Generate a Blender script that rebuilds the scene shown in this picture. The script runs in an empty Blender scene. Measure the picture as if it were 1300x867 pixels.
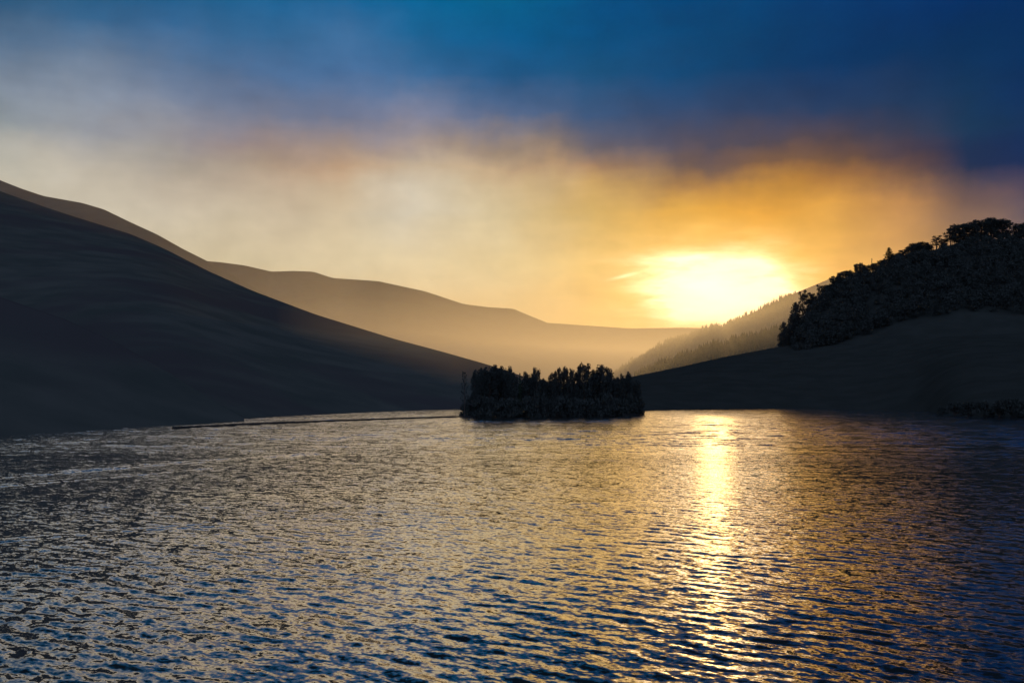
import bpy, bmesh, math, random
import numpy as np
from mathutils import Vector, noise as mnoise

random.seed(11)
rng = np.random.default_rng(11)
R = math.radians
scene = bpy.context.scene
COL = scene.collection

# ------------------------------------------------------------------ camera
W0, H0, F0 = 1300.0, 867.0, 1300.0          # photograph in pixels, focal length in pixels
HOR = 498.0                                  # eye level in the photograph
PITCH = math.atan((HOR - H0 / 2) / F0)
CAMH = 5.0
cam_d = bpy.data.cameras.new("camera")
cam_d.sensor_width = 36.0
cam_d.lens = 36.0 * F0 / W0
cam_d.clip_start = 0.5
cam_d.clip_end = 60000
cam = bpy.data.objects.new("camera", cam_d)
cam.location = (0, 0, CAMH)
cam.rotation_euler = (math.pi / 2 + PITCH, 0, 0)
COL.objects.link(cam)
scene.camera = cam
CP, SP = math.cos(PITCH), math.sin(PITCH)


def ray(px, py):
    a, b = (px - W0 / 2) / F0, (H0 / 2 - py) / F0
    return np.array([a, CP - b * SP, SP + b * CP])


def at(px, py, Y):
    d = ray(px, py)
    return np.array([0, 0, CAMH]) + d * (Y / d[1])


def depth(py, z=0.0):
    """Distance at which level z is seen on the middle of picture row py."""
    d = ray(W0 / 2, py)
    return (z - CAMH) / d[2] * d[1]


# ------------------------------------------------------------------ helpers
def tag(o, label=None, cat=None, group=None, kind=None):
    for k, v in (("label", label), ("category", cat), ("group", group), ("kind", kind)):
        if v:
            o[k] = v
    return o


def mesh_np(name, V, faces, mat, smooth=False):
    """V: (n,3); faces: (m,4) or (m,3) int array."""
    V = np.asarray(V, np.float32)
    Fa = np.asarray(faces, np.int32)
    me = bpy.data.meshes.new(name)
    k = Fa.shape[1]
    me.vertices.add(len(V))
    me.vertices.foreach_set("co", V.ravel())
    me.loops.add(Fa.size)
    me.loops.foreach_set("vertex_index", Fa.ravel())
    me.polygons.add(len(Fa))
    me.polygons.foreach_set("loop_start", np.arange(0, Fa.size, k, dtype=np.int32))
    me.polygons.foreach_set("loop_total", np.full(len(Fa), k, np.int32))
    if smooth:
        me.polygons.foreach_set("use_smooth", np.ones(len(Fa), bool))
    me.update(calc_edges=True)
    me.validate()
    me.materials.append(mat)
    return me


def link(name, me, parent=None, loc=None):
    o = bpy.data.objects.new(name, me)
    COL.objects.link(o)
    if parent:
        o.parent = parent
    if loc is not None:
        o.location = loc
    return o


def grid_faces(nr, nc):
    i = np.arange(nr - 1)[:, None] * nc + np.arange(nc - 1)[None, :]
    return np.stack([i, i + 1, i + nc + 1, i + nc], -1).reshape(-1, 4)


def smooth_interp(xs, xp, fp, w):
    y = np.interp(xs, xp, fp)
    if w > 0:
        n = max(3, int(w / (xs[1] - xs[0])) | 1)
        k = np.hanning(n + 2)[1:-1]
        k /= k.sum()
        # pad by point reflection so the ends keep their slope
        p = n // 2
        yp = np.concatenate([2 * y[0] - y[p:0:-1], y, 2 * y[-1] - y[-2:-p - 2:-1]])
        y = np.convolve(yp, k, "valid")
    return y


def vnoise(x, y, seed=0, octaves=4):
    """Cheap smooth value noise on arrays (about -1..1)."""
    out = np.zeros_like(x)
    amp, tot = 1.0, 0.0
    for o in range(octaves):
        xi, yi = np.floor(x).astype(np.int64), np.floor(y).astype(np.int64)
        fx, fy = x - xi, y - yi
        fx, fy = fx * fx * (3 - 2 * fx), fy * fy * (3 - 2 * fy)

        def h(a, b):
            n = (a * 374761393 + b * 668265263 + (seed + o * 57) * 1442695) & 0x7FFFFFFF
            n = ((n ^ (n >> 13)) * 1274126177) & 0x7FFFFFFF
            return ((n ^ (n >> 16)) & 0xFFFF) / 32767.5 - 1.0
        v = (h(xi, yi) * (1 - fx) + h(xi + 1, yi) * fx) * (1 - fy) + (h(xi, yi + 1) * (1 - fx) + h(xi + 1, yi + 1) * fx) * fy
        out += v * amp
        tot += amp
        amp *= 0.5
        x, y = x * 2.03 + 11.3, y * 2.03 + 7.1
    return out / tot


# ------------------------------------------------------------------ materials
def new_mat(name):
    m = bpy.data.materials.new(name)
    m.use_nodes = True
    nt = m.node_tree
    return m, nt, nt.nodes["Principled BSDF"]


def noise_mat(name, c1, c2, scale, rough=0.95, c3=None, scale2=None, spec=0.0, bump=0.0):
    m, nt, b = new_mat(name)
    tc = nt.nodes.new("ShaderNodeTexCoord")
    n1 = nt.nodes.new("ShaderNodeTexNoise")
    n1.inputs["Scale"].default_value = scale
    n1.inputs["Detail"].default_value = 6
    nt.links.new(tc.outputs["Object"], n1.inputs["Vector"])
    r = nt.nodes.new("ShaderNodeValToRGB")
    r.color_ramp.elements[0].position, r.color_ramp.elements[1].position = 0.35, 0.65
    r.color_ramp.elements[0].color = (*c1, 1)
    r.color_ramp.elements[1].color = (*c2, 1)
    nt.links.new(n1.outputs["Fac"], r.inputs["Fac"])
    out = r.outputs["Color"]
    if c3:
        n2 = nt.nodes.new("ShaderNodeTexNoise")
        n2.inputs["Scale"].default_value = scale2
        n2.inputs["Detail"].default_value = 4
        nt.links.new(tc.outputs["Object"], n2.inputs["Vector"])
        r2 = nt.nodes.new("ShaderNodeMapRange")
        r2.inputs["From Min"].default_value, r2.inputs["From Max"].default_value = 0.48, 0.6
        nt.links.new(n2.outputs["Fac"], r2.inputs["Value"])
        mx = nt.nodes.new("ShaderNodeMix")
        mx.data_type = "RGBA"
        nt.links.new(r2.outputs["Result"], mx.inputs["Factor"])
        nt.links.new(out, mx.inputs["A"])
        mx.inputs["B"].default_value = (*c3, 1)
        out = mx.outputs["Result"]
    nt.links.new(out, b.inputs["Base Color"])
    b.inputs["Roughness"].default_value = rough
    b.inputs["Specular IOR Level"].default_value = spec
    if bump:
        bp = nt.nodes.new("ShaderNodeBump")
        bp.inputs["Strength"].default_value = bump
        bp.inputs["Distance"].default_value = 0.3
        nt.links.new(n1.outputs["Fac"], bp.inputs["Height"])
        nt.links.new(bp.outputs["Normal"], b.inputs["Normal"])
    return m


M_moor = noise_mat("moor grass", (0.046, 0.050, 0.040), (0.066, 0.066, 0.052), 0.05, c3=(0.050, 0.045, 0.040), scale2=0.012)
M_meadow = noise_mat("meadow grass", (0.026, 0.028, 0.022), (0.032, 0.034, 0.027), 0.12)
M_shore = noise_mat("shore earth", (0.018, 0.017, 0.015), (0.034, 0.031, 0.026), 1.2)
M_bed = noise_mat("lake bed", (0.035, 0.035, 0.028), (0.055, 0.050, 0.038), 0.02)
M_leaf = noise_mat("broad leaf foliage", (0.034, 0.037, 0.030), (0.042, 0.045, 0.036), 0.9, rough=0.9)
M_fir = noise_mat("conifer foliage", (0.022, 0.036, 0.020), (0.040, 0.056, 0.030), 0.9, rough=0.8)
M_bark = noise_mat("bark", (0.045, 0.034, 0.025), (0.085, 0.066, 0.050), 3.0)
M_rock = noise_mat("pale rock", (0.30, 0.29, 0.27), (0.48, 0.46, 0.42), 2.5)
M_bird = noise_mat("dark plumage", (0.020, 0.018, 0.016), (0.045, 0.040, 0.034), 14.0)
M_bill = noise_mat("bill", (0.16, 0.11, 0.03), (0.22, 0.15, 0.05), 14.0)


# ------------------------------------------------------------------ light: sun and sky
gd = Vector(ray(907, 370)).normalized()        # middle of the bright patch of cloud
SUN_AZ, SUN_EL = math.atan2(gd.x, gd.y), math.asin(gd.z)
sd = Vector(ray(905, 386)).normalized()        # the sun itself, just above the forest ridge
sun_d = bpy.data.lights.new("sun", "SUN")
sun_d.energy = 2.0
sun_d.angle = R(0.9)
sun_d.color = (1.0, 0.60, 0.20)
sun = bpy.data.objects.new("sun", sun_d)
sun.rotation_euler = sd.to_track_quat("Z", "Y").to_euler()
sun.location = (200, 1000, 400)
COL.objects.link(sun)

world = bpy.data.worlds.new("World")
scene.world = world
world.use_nodes = True
nt = world.node_tree
nt.nodes.clear()
N, L = nt.nodes, nt.links


def math_node(op, a=None, b=None, c=None, clamp=False):
    n = N.new("ShaderNodeMath")
    n.operation = op
    n.use_clamp = clamp
    for i, v in enumerate((a, b, c)):
        if v is None:
            continue
        if isinstance(v, (int, float)):
            n.inputs[i].default_value = v
        else:
            L.new(v, n.inputs[i])
    return n.outputs[0]


def lin(c):
    return [(v / 255 / 12.92 if v / 255 <= 0.04045 else ((v / 255 + 0.055) / 1.055) ** 2.4) for v in c]


tc = N.new("ShaderNodeTexCoord")
sep = N.new("ShaderNodeSeparateXYZ")
L.new(tc.outputs["Generated"], sep.inputs[0])
az0 = math_node("ARCTAN2", sep.outputs["X"], sep.outputs["Y"])
el0 = math_node("ARCSINE", sep.outputs["Z"])


def sky_noise(sx, sz, detail, seed, rough=0.55):
    """Noise over the directions of the sky, stretched along the horizon when sz > sx."""
    cmb = N.new("ShaderNodeCombineXYZ")
    L.new(math_node("MULTIPLY", az0, sx), cmb.inputs[0])
    L.new(math_node("MULTIPLY", el0, sz), cmb.inputs[1])
    cmb.inputs[2].default_value = seed
    n = N.new("ShaderNodeTexNoise")
    n.inputs["Scale"].default_value = 1.0
    n.inputs["Detail"].default_value = detail
    n.inputs["Roughness"].default_value = rough
    L.new(cmb.outputs[0], n.inputs["Vector"])
    s = N.new("ShaderNodeSeparateColor")
    L.new(n.outputs["Color"], s.inputs[0])
    return [math_node("SUBTRACT", s.outputs[i], 0.5) for i in range(3)]


nA = sky_noise(6, 8, 4, 3.1)
nB = sky_noise(14, 60, 4, 7.7)
nC = sky_noise(22, 26, 6, 1.9)
nD = sky_noise(30, 9, 3, 5.3)
az = math_node("ADD", math_node("MULTIPLY_ADD", nA[0], 0.07, az0), math_node("MULTIPLY", nC[0], 0.03))
el = math_node("ADD", math_node("MULTIPLY_ADD", nA[1], 0.04, el0), math_node("MULTIPLY_ADD", nB[1], 0.010, math_node("MULTIPLY_ADD", nC[1], 0.02, math_node("MULTIPLY", nD[1], 0.013))))

# colours of the cloud deck: (row of the photograph, colours along the row) in sRGB
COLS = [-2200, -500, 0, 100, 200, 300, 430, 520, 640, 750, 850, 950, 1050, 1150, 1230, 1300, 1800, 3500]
SKY = [
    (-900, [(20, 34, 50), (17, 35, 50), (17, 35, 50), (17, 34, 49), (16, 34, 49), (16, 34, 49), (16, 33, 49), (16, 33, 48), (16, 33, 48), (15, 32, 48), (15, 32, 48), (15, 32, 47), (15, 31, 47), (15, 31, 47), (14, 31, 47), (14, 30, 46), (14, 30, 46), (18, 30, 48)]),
    (-115, [(23, 28, 40), (14, 31, 46), (14, 30, 45), (13, 30, 45), (13, 30, 44), (12, 29, 44), (12, 29, 43), (12, 28, 43), (11, 28, 43), (11, 28, 43), (10, 27, 42), (10, 26, 42), (10, 26, 41), (9, 25, 41), (9, 25, 41), (9, 25, 41), (9, 24, 40), (18, 25, 37)]),
    (5, [(30, 46, 66), (32, 54, 80), (0, 79, 125), (6, 85, 130), (2, 87, 135), (14, 95, 145), (26, 99, 150), (4, 97, 148), (0, 94, 142), (0, 77, 130), (0, 69, 122), (0, 67, 120), (0, 58, 114), (0, 52, 108), (0, 48, 106), (0, 46, 105), (14, 36, 68), (30, 42, 62)]),
    (55, [(30, 46, 66), (32, 54, 80), (42, 91, 130), (46, 97, 138), (44, 99, 145), (50, 103, 148), (62, 109, 154), (25, 99, 148), (0, 89, 142), (0, 76, 126), (0, 69, 118), (0, 63, 110), (0, 56, 106), (0, 50, 102), (0, 46, 97), (0, 45, 95), (14, 36, 68), (30, 42, 62)]),
    (100, [(30, 46, 66), (32, 54, 80), (83, 113, 144), (91, 119, 150), (82, 114, 150), (74, 109, 150), (73, 111, 155), (59, 105, 150), (27, 85, 132), (17, 80, 125), (12, 73, 120), (2, 62, 108), (0, 55, 104), (0, 49, 95), (0, 47, 91), (0, 47, 93), (14, 36, 68), (30, 42, 62)]),
    (150, [(30, 46, 66), (32, 54, 80), (125, 139, 156), (135, 149, 168), (118, 134, 160), (108, 120, 146), (104, 115, 142), (126, 129, 150), (85, 104, 138), (59, 86, 123), (49, 73, 109), (44, 67, 103), (37, 62, 99), (29, 58, 95), (9, 53, 93), (4, 47, 93), (14, 36, 68), (30, 42, 62)]),
    (190, [(30, 46, 66), (32, 54, 80), (138, 149, 156), (146, 153, 164), (148, 149, 156), (148, 134, 135), (160, 140, 129), (166, 150, 143), (157, 136, 117), (107, 100, 109), (81, 80, 99), (81, 73, 84), (83, 71, 80), (53, 60, 84), (16, 54, 88), (11, 48, 88), (14, 36, 68), (30, 42, 62)]),
    (215, [(30, 46, 66), (32, 54, 80), (172, 172, 165), (175, 172, 165), (162, 158, 153), (167, 153, 140), (187, 155, 127), (195, 176, 151), (195, 167, 133), (168, 132, 100), (104, 88, 88), (123, 92, 73), (118, 87, 69), (73, 62, 75), (21, 48, 85), (15, 45, 88), (14, 36, 68), (30, 42, 62)]),
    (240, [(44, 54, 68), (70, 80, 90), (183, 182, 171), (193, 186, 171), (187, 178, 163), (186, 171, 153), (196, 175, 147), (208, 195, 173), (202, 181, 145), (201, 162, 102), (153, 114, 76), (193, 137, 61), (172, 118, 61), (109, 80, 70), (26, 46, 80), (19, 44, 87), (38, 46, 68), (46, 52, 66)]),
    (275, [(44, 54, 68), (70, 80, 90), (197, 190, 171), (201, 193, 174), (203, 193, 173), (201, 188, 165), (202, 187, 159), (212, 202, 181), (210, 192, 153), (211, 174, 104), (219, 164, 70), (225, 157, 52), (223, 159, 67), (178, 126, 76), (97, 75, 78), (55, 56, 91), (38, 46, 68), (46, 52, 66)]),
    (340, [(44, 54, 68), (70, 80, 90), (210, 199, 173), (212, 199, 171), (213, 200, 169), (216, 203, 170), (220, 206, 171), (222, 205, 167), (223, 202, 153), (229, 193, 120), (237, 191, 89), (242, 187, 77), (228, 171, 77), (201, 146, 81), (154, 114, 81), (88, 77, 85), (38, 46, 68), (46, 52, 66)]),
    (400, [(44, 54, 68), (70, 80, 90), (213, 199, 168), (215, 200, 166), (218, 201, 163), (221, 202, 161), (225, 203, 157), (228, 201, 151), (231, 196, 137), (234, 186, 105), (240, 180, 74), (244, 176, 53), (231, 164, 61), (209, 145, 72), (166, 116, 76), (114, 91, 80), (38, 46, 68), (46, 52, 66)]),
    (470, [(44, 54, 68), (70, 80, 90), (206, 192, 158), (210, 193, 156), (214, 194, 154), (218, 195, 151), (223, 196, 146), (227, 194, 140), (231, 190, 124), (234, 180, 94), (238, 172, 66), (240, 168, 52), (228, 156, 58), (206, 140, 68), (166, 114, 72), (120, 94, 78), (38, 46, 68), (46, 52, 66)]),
]


def row_el(py):
    return math.atan((H0 / 2 - py) / F0) + PITCH


U0, U1 = -math.pi, math.pi


def col_az(px):
    return math.atan((px - W0 / 2) / F0)


az_lo, az_hi = col_az(COLS[0]) , col_az(COLS[-1])
fac_u = N.new("ShaderNodeMapRange")
fac_u.inputs["From Min"].default_value = az_lo
fac_u.inputs["From Max"].default_value = az_hi
L.new(az, fac_u.inputs["Value"])
prev = None
for i, (py, cols) in enumerate(SKY):
    rp = N.new("ShaderNodeValToRGB")
    rp.color_ramp.interpolation = "EASE" if False else "LINEAR"
    el_ = rp.color_ramp.elements
    while len(el_) < len(COLS):
        el_.new(0.5)
    for j, px in enumerate(COLS):
        el_[j].position = (col_az(px) - az_lo) / (az_hi - az_lo)
    for j, c in enumerate(cols):
        el_[j].color = (*lin(c), 1)
    L.new(fac_u.outputs[0], rp.inputs[0])
    if prev is None:
        prev = rp.outputs[0]
    else:
        mr = N.new("ShaderNodeMapRange")
        mr.interpolation_type = "LINEAR"
        mr.inputs["From Min"].default_value = row_el(SKY[i - 1][0])
        mr.inputs["From Max"].default_value = row_el(py)
        L.new(el, mr.inputs["Value"])
        mx = N.new("ShaderNodeMix")
        mx.data_type = "RGBA"
        L.new(mr.outputs[0], mx.inputs["Factor"])
        L.new(prev, mx.inputs["A"])
        L.new(rp.outputs[0], mx.inputs["B"])
        prev = mx.outputs["Result"]

# the far side of the sky, behind the camera: blue brightened as unseen fill to lift the dark land
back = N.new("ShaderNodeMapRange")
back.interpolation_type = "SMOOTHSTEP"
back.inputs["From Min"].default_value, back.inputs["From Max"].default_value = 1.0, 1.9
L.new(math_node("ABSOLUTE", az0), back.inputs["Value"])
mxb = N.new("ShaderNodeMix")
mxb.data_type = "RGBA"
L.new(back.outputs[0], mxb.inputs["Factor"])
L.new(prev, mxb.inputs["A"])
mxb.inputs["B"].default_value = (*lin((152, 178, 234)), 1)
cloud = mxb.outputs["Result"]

# soft lighter and darker billows in the deck
bill = math_node("ADD", math_node("MULTIPLY", nC[2], 0.38), math_node("MULTIPLY", nA[2], 0.22))
bill = math_node("ADD", math_node("ADD", bill, math_node("MULTIPLY", nB[2], 0.20)), 1.0)
vm = N.new("ShaderNodeVectorMath")
vm.operation = "SCALE"
L.new(cloud, vm.inputs[0])
L.new(bill, vm.inputs["Scale"])
cloud = vm.outputs[0]


GLOW_CORE = 3.4


def glow(color, ax, ay, amp, power, wx, wy, daz=0.0, delv=0.0, tilt=0.0):
    """An elliptical brightening around a direction of the sky, its rim frayed by the streaky noise."""
    dx = math_node("SUBTRACT", math_node("MULTIPLY_ADD", nB[0], wx, az0), SUN_AZ + daz)
    dy = math_node("SUBTRACT", math_node("MULTIPLY_ADD", nB[1], wy, el0), SUN_EL + delv)
    if tilt:
        dx2 = math_node("ADD", math_node("MULTIPLY", dx, math.cos(tilt)), math_node("MULTIPLY", dy, math.sin(tilt)))
        dy = math_node("SUBTRACT", math_node("MULTIPLY", dy, math.cos(tilt)), math_node("MULTIPLY", dx, math.sin(tilt)))
        dx = dx2
    r2 = math_node("ADD", math_node("POWER", math_node("ABSOLUTE", math_node("DIVIDE", dx, ax)), 2.0),
                   math_node("POWER", math_node("ABSOLUTE", math_node("DIVIDE", dy, ay)), 2.0))
    g = math_node("EXPONENT", math_node("MULTIPLY", math_node("POWER", r2, power), -1.0))
    n = N.new("ShaderNodeVectorMath")
    n.operation = "SCALE"
    n.inputs[0].default_value = color
    L.new(math_node("MULTIPLY", g, amp), n.inputs["Scale"])
    return n.outputs[0]


def vadd(a, b):
    n = N.new("ShaderNodeVectorMath")
    n.operation = "ADD"
    L.new(a, n.inputs[0])
    L.new(b, n.inputs[1])
    return n.outputs[0]


cloud = vadd(cloud, glow((1.0, 0.91, 0.76), 0.045, 0.0245, GLOW_CORE, 0.85, 0.11, 0.035))
cloud = vadd(cloud, glow((1.0, 0.40, 0.03), 0.085, 0.042, 0.55, 0.8, 0.10, 0.03))
# a short bright contrail left of the sun
cloud = vadd(cloud, glow((0.8, 0.72, 0.55), 0.0135, 0.0016, 0.55, 1.0, 0.004, 0.001, daz=col_az(795) - SUN_AZ, delv=row_el(351) - SUN_EL, tilt=R(13)))

sky = N.new("ShaderNodeTexSky")
sky.sky_type = "NISHITA"
sky.sun_disc = False
sky.sun_elevation = math.asin(sd.z)
sky.sun_rotation = math.atan2(sd.x, sd.y)
SKY_STRENGTH = 0.1
sc_ = N.new("ShaderNodeVectorMath")
sc_.operation = "SCALE"
L.new(cloud, sc_.inputs[0])
sc_.inputs["Scale"].default_value = 1.0 / SKY_STRENGTH
mxs = N.new("ShaderNodeMix")
mxs.data_type = "RGBA"
mxs.inputs["Factor"].default_value = 0.997                   # nearly closed cloud over the clear sky
L.new(sky.outputs[0], mxs.inputs["A"])
L.new(sc_.outputs[0], mxs.inputs["B"])
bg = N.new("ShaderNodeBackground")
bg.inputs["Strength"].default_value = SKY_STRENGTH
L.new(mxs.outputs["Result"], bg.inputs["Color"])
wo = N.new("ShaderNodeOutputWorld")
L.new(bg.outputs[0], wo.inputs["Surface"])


# ------------------------------------------------------------------ ground and water
def ground_sheet():
    n = 90
    xs = np.linspace(-11000, 11000, n)
    ys = np.linspace(-900, 15500, n)
    X, Y = np.meshgrid(xs, ys)
    Z = -1.6 + 0.25 * vnoise(X / 300, Y / 300, 5)
    V = np.stack([X, Y, Z], -1).reshape(-1, 3)
    return tag(link("ground", mesh_np("ground", V, grid_faces(n, n), M_bed, True)), "dark valley ground beneath the reservoir and the hills", kind="structure")


ground_sheet()

# waves: crests run from far left to near right
wave_n = []
for i in range(70):
    lam = 0.23 * (1.05 / 0.23) ** rng.random()
    ang = R(44) + rng.normal(0, 0.34)
    k = 2 * math.pi / lam
    slope = 0.0158 * (lam / 0.5) ** (-0.1)
    wave_n.append((lam, k * math.cos(ang), k * math.sin(ang), slope / k, rng.random() * 6.283))

far_n = []
for i in range(60):                                            # longer waves of the open reach beyond the spit
    lam = 1.8 * (4.8 / 1.8) ** rng.random()
    ang = R(62) + rng.normal(0, 0.45)
    k = 2 * math.pi / lam
    far_n.append((lam, k * math.cos(ang), k * math.sin(ang), 0.0125 / k, rng.random() * 6.283))

WAKES = [([(-60, 612), (0, 606), (200, 590), (400, 576)], 0.05, 1.7, 1.6),
         ([(-60, 622), (0, 617), (180, 602), (330, 588)], 0.028, 1.4, 1.3),
         ([(-60, 692), (0, 687), (150, 674), (270, 667)], 0.014, 0.8, 0.9)]


def build_water():
    a_in, a_out = R(-38), R(38)
    nc = 620
    rings = [12.0]
    while rings[-1] < 420:
        rings.append(rings[-1] * 1.0027)
    nr_f = len(rings)
    rings += list(np.geomspace(440, 1400, 14))
    r = np.array(rings)
    nr = len(r)
    th = np.linspace(a_in, a_out, nc)
    X = r[:, None] * np.sin(th)[None]
    Y = r[:, None] * np.cos(th)[None]
    Z = np.zeros_like(X)
    dr = np.maximum(r * 0.0027, r * (th[1] - th[0]))[:, None]
    gust = 0.85 + 0.45 * vnoise(X / 30, Y / 16, 3, 3)
    for lam, kx, ky, a, ph in wave_n:
        w = np.clip((lam / dr - 3.5) / 4.0, 0, 1)
        Z += a * w * np.sin(kx * X + ky * Y + ph)
    Z *= gust
    q = np.clip((X / (Y + 8) + 0.46) / 0.42, 0, 1)             # sheltered water under the left hill
    nearness = np.clip((52 - Y) / 28, 0, 1)                     # and the chop of the open near reach
    lf = 0.7 + 1.3 * nearness
    Z *= lf + (1 - lf) * q * q * (3 - 2 * q)
    far = np.clip((r - 45) / 85, 0, 1)[:, None]
    far = far * far * (3 - 2 * far)
    gust2 = 1.0 + 0.35 * vnoise(X / 70, Y / 25, 13, 3)
    for lam, kx, ky, a, ph in far_n:
        Z += a * far * gust2 * np.clip((lam / dr - 3.0) / 3.0, 0, 1) * np.sin(kx * X + ky * Y + ph)
    for pts, amp, lam, wid in WAKES:
        P = np.array([[*(at(px, py, depth(py)))[:2]] for px, py in pts])
        best = np.full(X.shape, 1e9)
        for p, q in zip(P[:-1], P[1:]):
            d = q - p
            ln = np.hypot(*d)
            t = np.clip(((X - p[0]) * d[0] + (Y - p[1]) * d[1]) / ln ** 2, 0, 1)
            sx, sy = X - p[0] - t * d[0], Y - p[1] - t * d[1]
            dist = np.hypot(sx, sy) * np.sign(sx * -d[1] + sy * d[0])
            best = np.where(np.abs(dist) < np.abs(best), dist, best)
        brk = np.clip(0.7 + 0.9 * vnoise(X / 2.5, Y / 2.5, 9, 2), 0, 1.5)
        Z += amp * brk * np.exp(-(best / wid) ** 2) * np.cos(2 * math.pi * best / lam)
    edge = np.clip((np.abs(th) - R(35)) / R(2.5), 0, 1)[None]
    Z *= (1 - edge) * np.clip((r - 12.0) / 1.5, 0, 1)[:, None] * np.clip((420 - r) / 60, 0, 1)[:, None]
    V = np.stack([X, Y, Z], -1).reshape(-1, 3)
    Fs = [grid_faces(nr, nc)]
    # the rest of the sheet: calm ring sectors left, right and behind
    off = len(V)
    r2 = np.array([12.0, 30, 80, 200, 420, 800, 1400])
    th2 = np.linspace(a_out, a_in + 2 * math.pi, 60)
    X2, Y2 = r2[:, None] * np.sin(th2)[None], r2[:, None] * np.cos(th2)[None]
    Y2 = np.maximum(Y2, -450)
    V2 = np.stack([X2, Y2, np.zeros_like(X2)], -1).reshape(-1, 3)
    Fs.append(grid_faces(len(r2), len(th2)) + off)
    off2 = off + len(V2)
    th3 = np.concatenate([th[::20], th2])
    V3 = np.stack([12.0 * np.sin(th3), 12.0 * np.cos(th3), np.zeros_like(th3)], -1)
    V3 = np.concatenate([[[0, 0, 0]], V3])
    n3 = len(th3)
    tri = np.array([[off2, off2 + 1 + i, off2 + 1 + (i + 1) % n3, off2] for i in range(n3)])
    V = np.concatenate([V, V2, V3])
    m, nt_, b = new_mat("reservoir water")
    b.inputs["Base Color"].default_value = (0.009, 0.009, 0.008, 1)
    b.inputs["Roughness"].default_value = 0.06
    b.inputs["IOR"].default_value = 1.5
    b.inputs["Specular Tint"].default_value = (0.75, 0.42, 0.26, 1)     # warm tint put into the reflections, cuts blue in wave troughs
    b.inputs["Specular IOR Level"].default_value = 0.5
    nn, ll = nt_.nodes, nt_.links
    t = nn.new("ShaderNodeTexCoord")

    def vec(op, a, c, s=None):
        n = nn.new("ShaderNodeVectorMath")
        n.operation = op
        for i, v in enumerate((a, c)):
            if v is None:
                continue
            if isinstance(v, tuple):
                n.inputs[i].default_value = v
            else:
                ll.new(v, n.inputs[i])
        if s is not None:
            if isinstance(s, float):
                n.inputs["Scale"].default_value = s
            else:
                ll.new(s, n.inputs["Scale"])
        return n.outputs[0]

    def slope_noise(lx, ly, rot, k, seed, detail=2):
        mp = nn.new("ShaderNodeMapping")
        mp.vector_type = "TEXTURE"
        mp.inputs["Rotation"].default_value = (0, 0, rot)
        mp.inputs["Scale"].default_value = (lx, ly, 1)
        mp.inputs["Location"].default_value = (seed * 3.1, seed * 7.7, seed)
        ll.new(t.outputs["Object"], mp.inputs["Vector"])
        n = nn.new("ShaderNodeTexNoise")
        n.inputs["Scale"].default_value = 1.0
        n.inputs["Detail"].default_value = detail
        ll.new(mp.outputs[0], n.inputs["Vector"])
        return vec("MULTIPLY", vec("SUBTRACT", n.outputs["Color"], (0.5, 0.5, 0.5)), (k, k, 0.0))

    rot = R(47)
    s = vec("ADD", slope_noise(0.10, 0.17, rot, 0.38, 1.0, 3), slope_noise(0.30, 0.58, rot + 0.3, 0.36, 2.0, 3))
    s = vec("ADD", s, slope_noise(0.8, 1.7, rot - 0.45, 0.14, 3.0, 3))
    # gusts: broad streaks of rougher and calmer water
    mp = nn.new("ShaderNodeMapping")
    mp.inputs["Rotation"].default_value = (0, 0, 0.12)
    mp.inputs["Scale"].default_value = (1 / 60, 1 / 11, 0)
    ll.new(t.outputs["Object"], mp.inputs["Vector"])
    gn = nn.new("ShaderNodeTexNoise")
    gn.inputs["Scale"].default_value = 1.0
    gn.inputs["Detail"].default_value = 4
    ll.new(mp.outputs[0], gn.inputs["Vector"])
    gr = nn.new("ShaderNodeMapRange")
    gr.inputs["From Min"].default_value, gr.inputs["From Max"].default_value = 0.3, 0.7
    gr.inputs["To Min"].default_value, gr.inputs["To Max"].default_value = 0.65, 1.25
    ll.new(gn.outputs["Fac"], gr.inputs["Value"])
    # the open far reach of the lake is more exposed to the wind
    sp = nn.new("ShaderNodeSeparateXYZ")
    ll.new(t.outputs["Object"], sp.inputs[0])
    fr = nn.new("ShaderNodeMapRange")
    fr.interpolation_type = "SMOOTHSTEP"
    fr.inputs["From Min"].default_value, fr.inputs["From Max"].default_value = 40, 190
    fr.inputs["To Min"].default_value, fr.inputs["To Max"].default_value = 1.0, 1.15
    ll.new(sp.outputs["Y"], fr.inputs["Value"])
    fm = nn.new("ShaderNodeMath")
    fm.operation = "MULTIPLY"
    ll.new(fr.outputs[0], fm.inputs[0])
    ll.new(gr.outputs[0], fm.inputs[1])
    lx_ = nn.new("ShaderNodeMath")                    # calmer on the left, as in the modelled waves
    lx_.operation = "DIVIDE"
    ll.new(sp.outputs["X"], lx_.inputs[0])
    ly_ = nn.new("ShaderNodeMath")
    ly_.operation = "ADD"
    ll.new(sp.outputs["Y"], ly_.inputs[0])
    ly_.inputs[1].default_value = 8
    ll.new(ly_.outputs[0], lx_.inputs[1])
    lm_ = nn.new("ShaderNodeMapRange")
    lm_.interpolation_type = "SMOOTHSTEP"
    lm_.inputs["From Min"].default_value, lm_.inputs["From Max"].default_value = -0.46, -0.04
    lm_.inputs["To Min"].default_value, lm_.inputs["To Max"].default_value = 0.85, 1.0
    ll.new(lx_.outputs[0], lm_.inputs["Value"])
    fm2 = nn.new("ShaderNodeMath")
    fm2.operation = "MULTIPLY"
    ll.new(fm.outputs[0], fm2.inputs[0])
    ll.new(lm_.outputs[0], fm2.inputs[1])
    s = vec("SCALE", s, None, fm2.outputs[0])
    rr = nn.new("ShaderNodeMapRange")                # ripples too fine to tell apart
    rr.interpolation_type = "SMOOTHSTEP"
    rr.inputs["From Min"].default_value, rr.inputs["From Max"].default_value = 25, 190
    rr.inputs["To Min"].default_value, rr.inputs["To Max"].default_value = 0.06, 0.12
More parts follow.
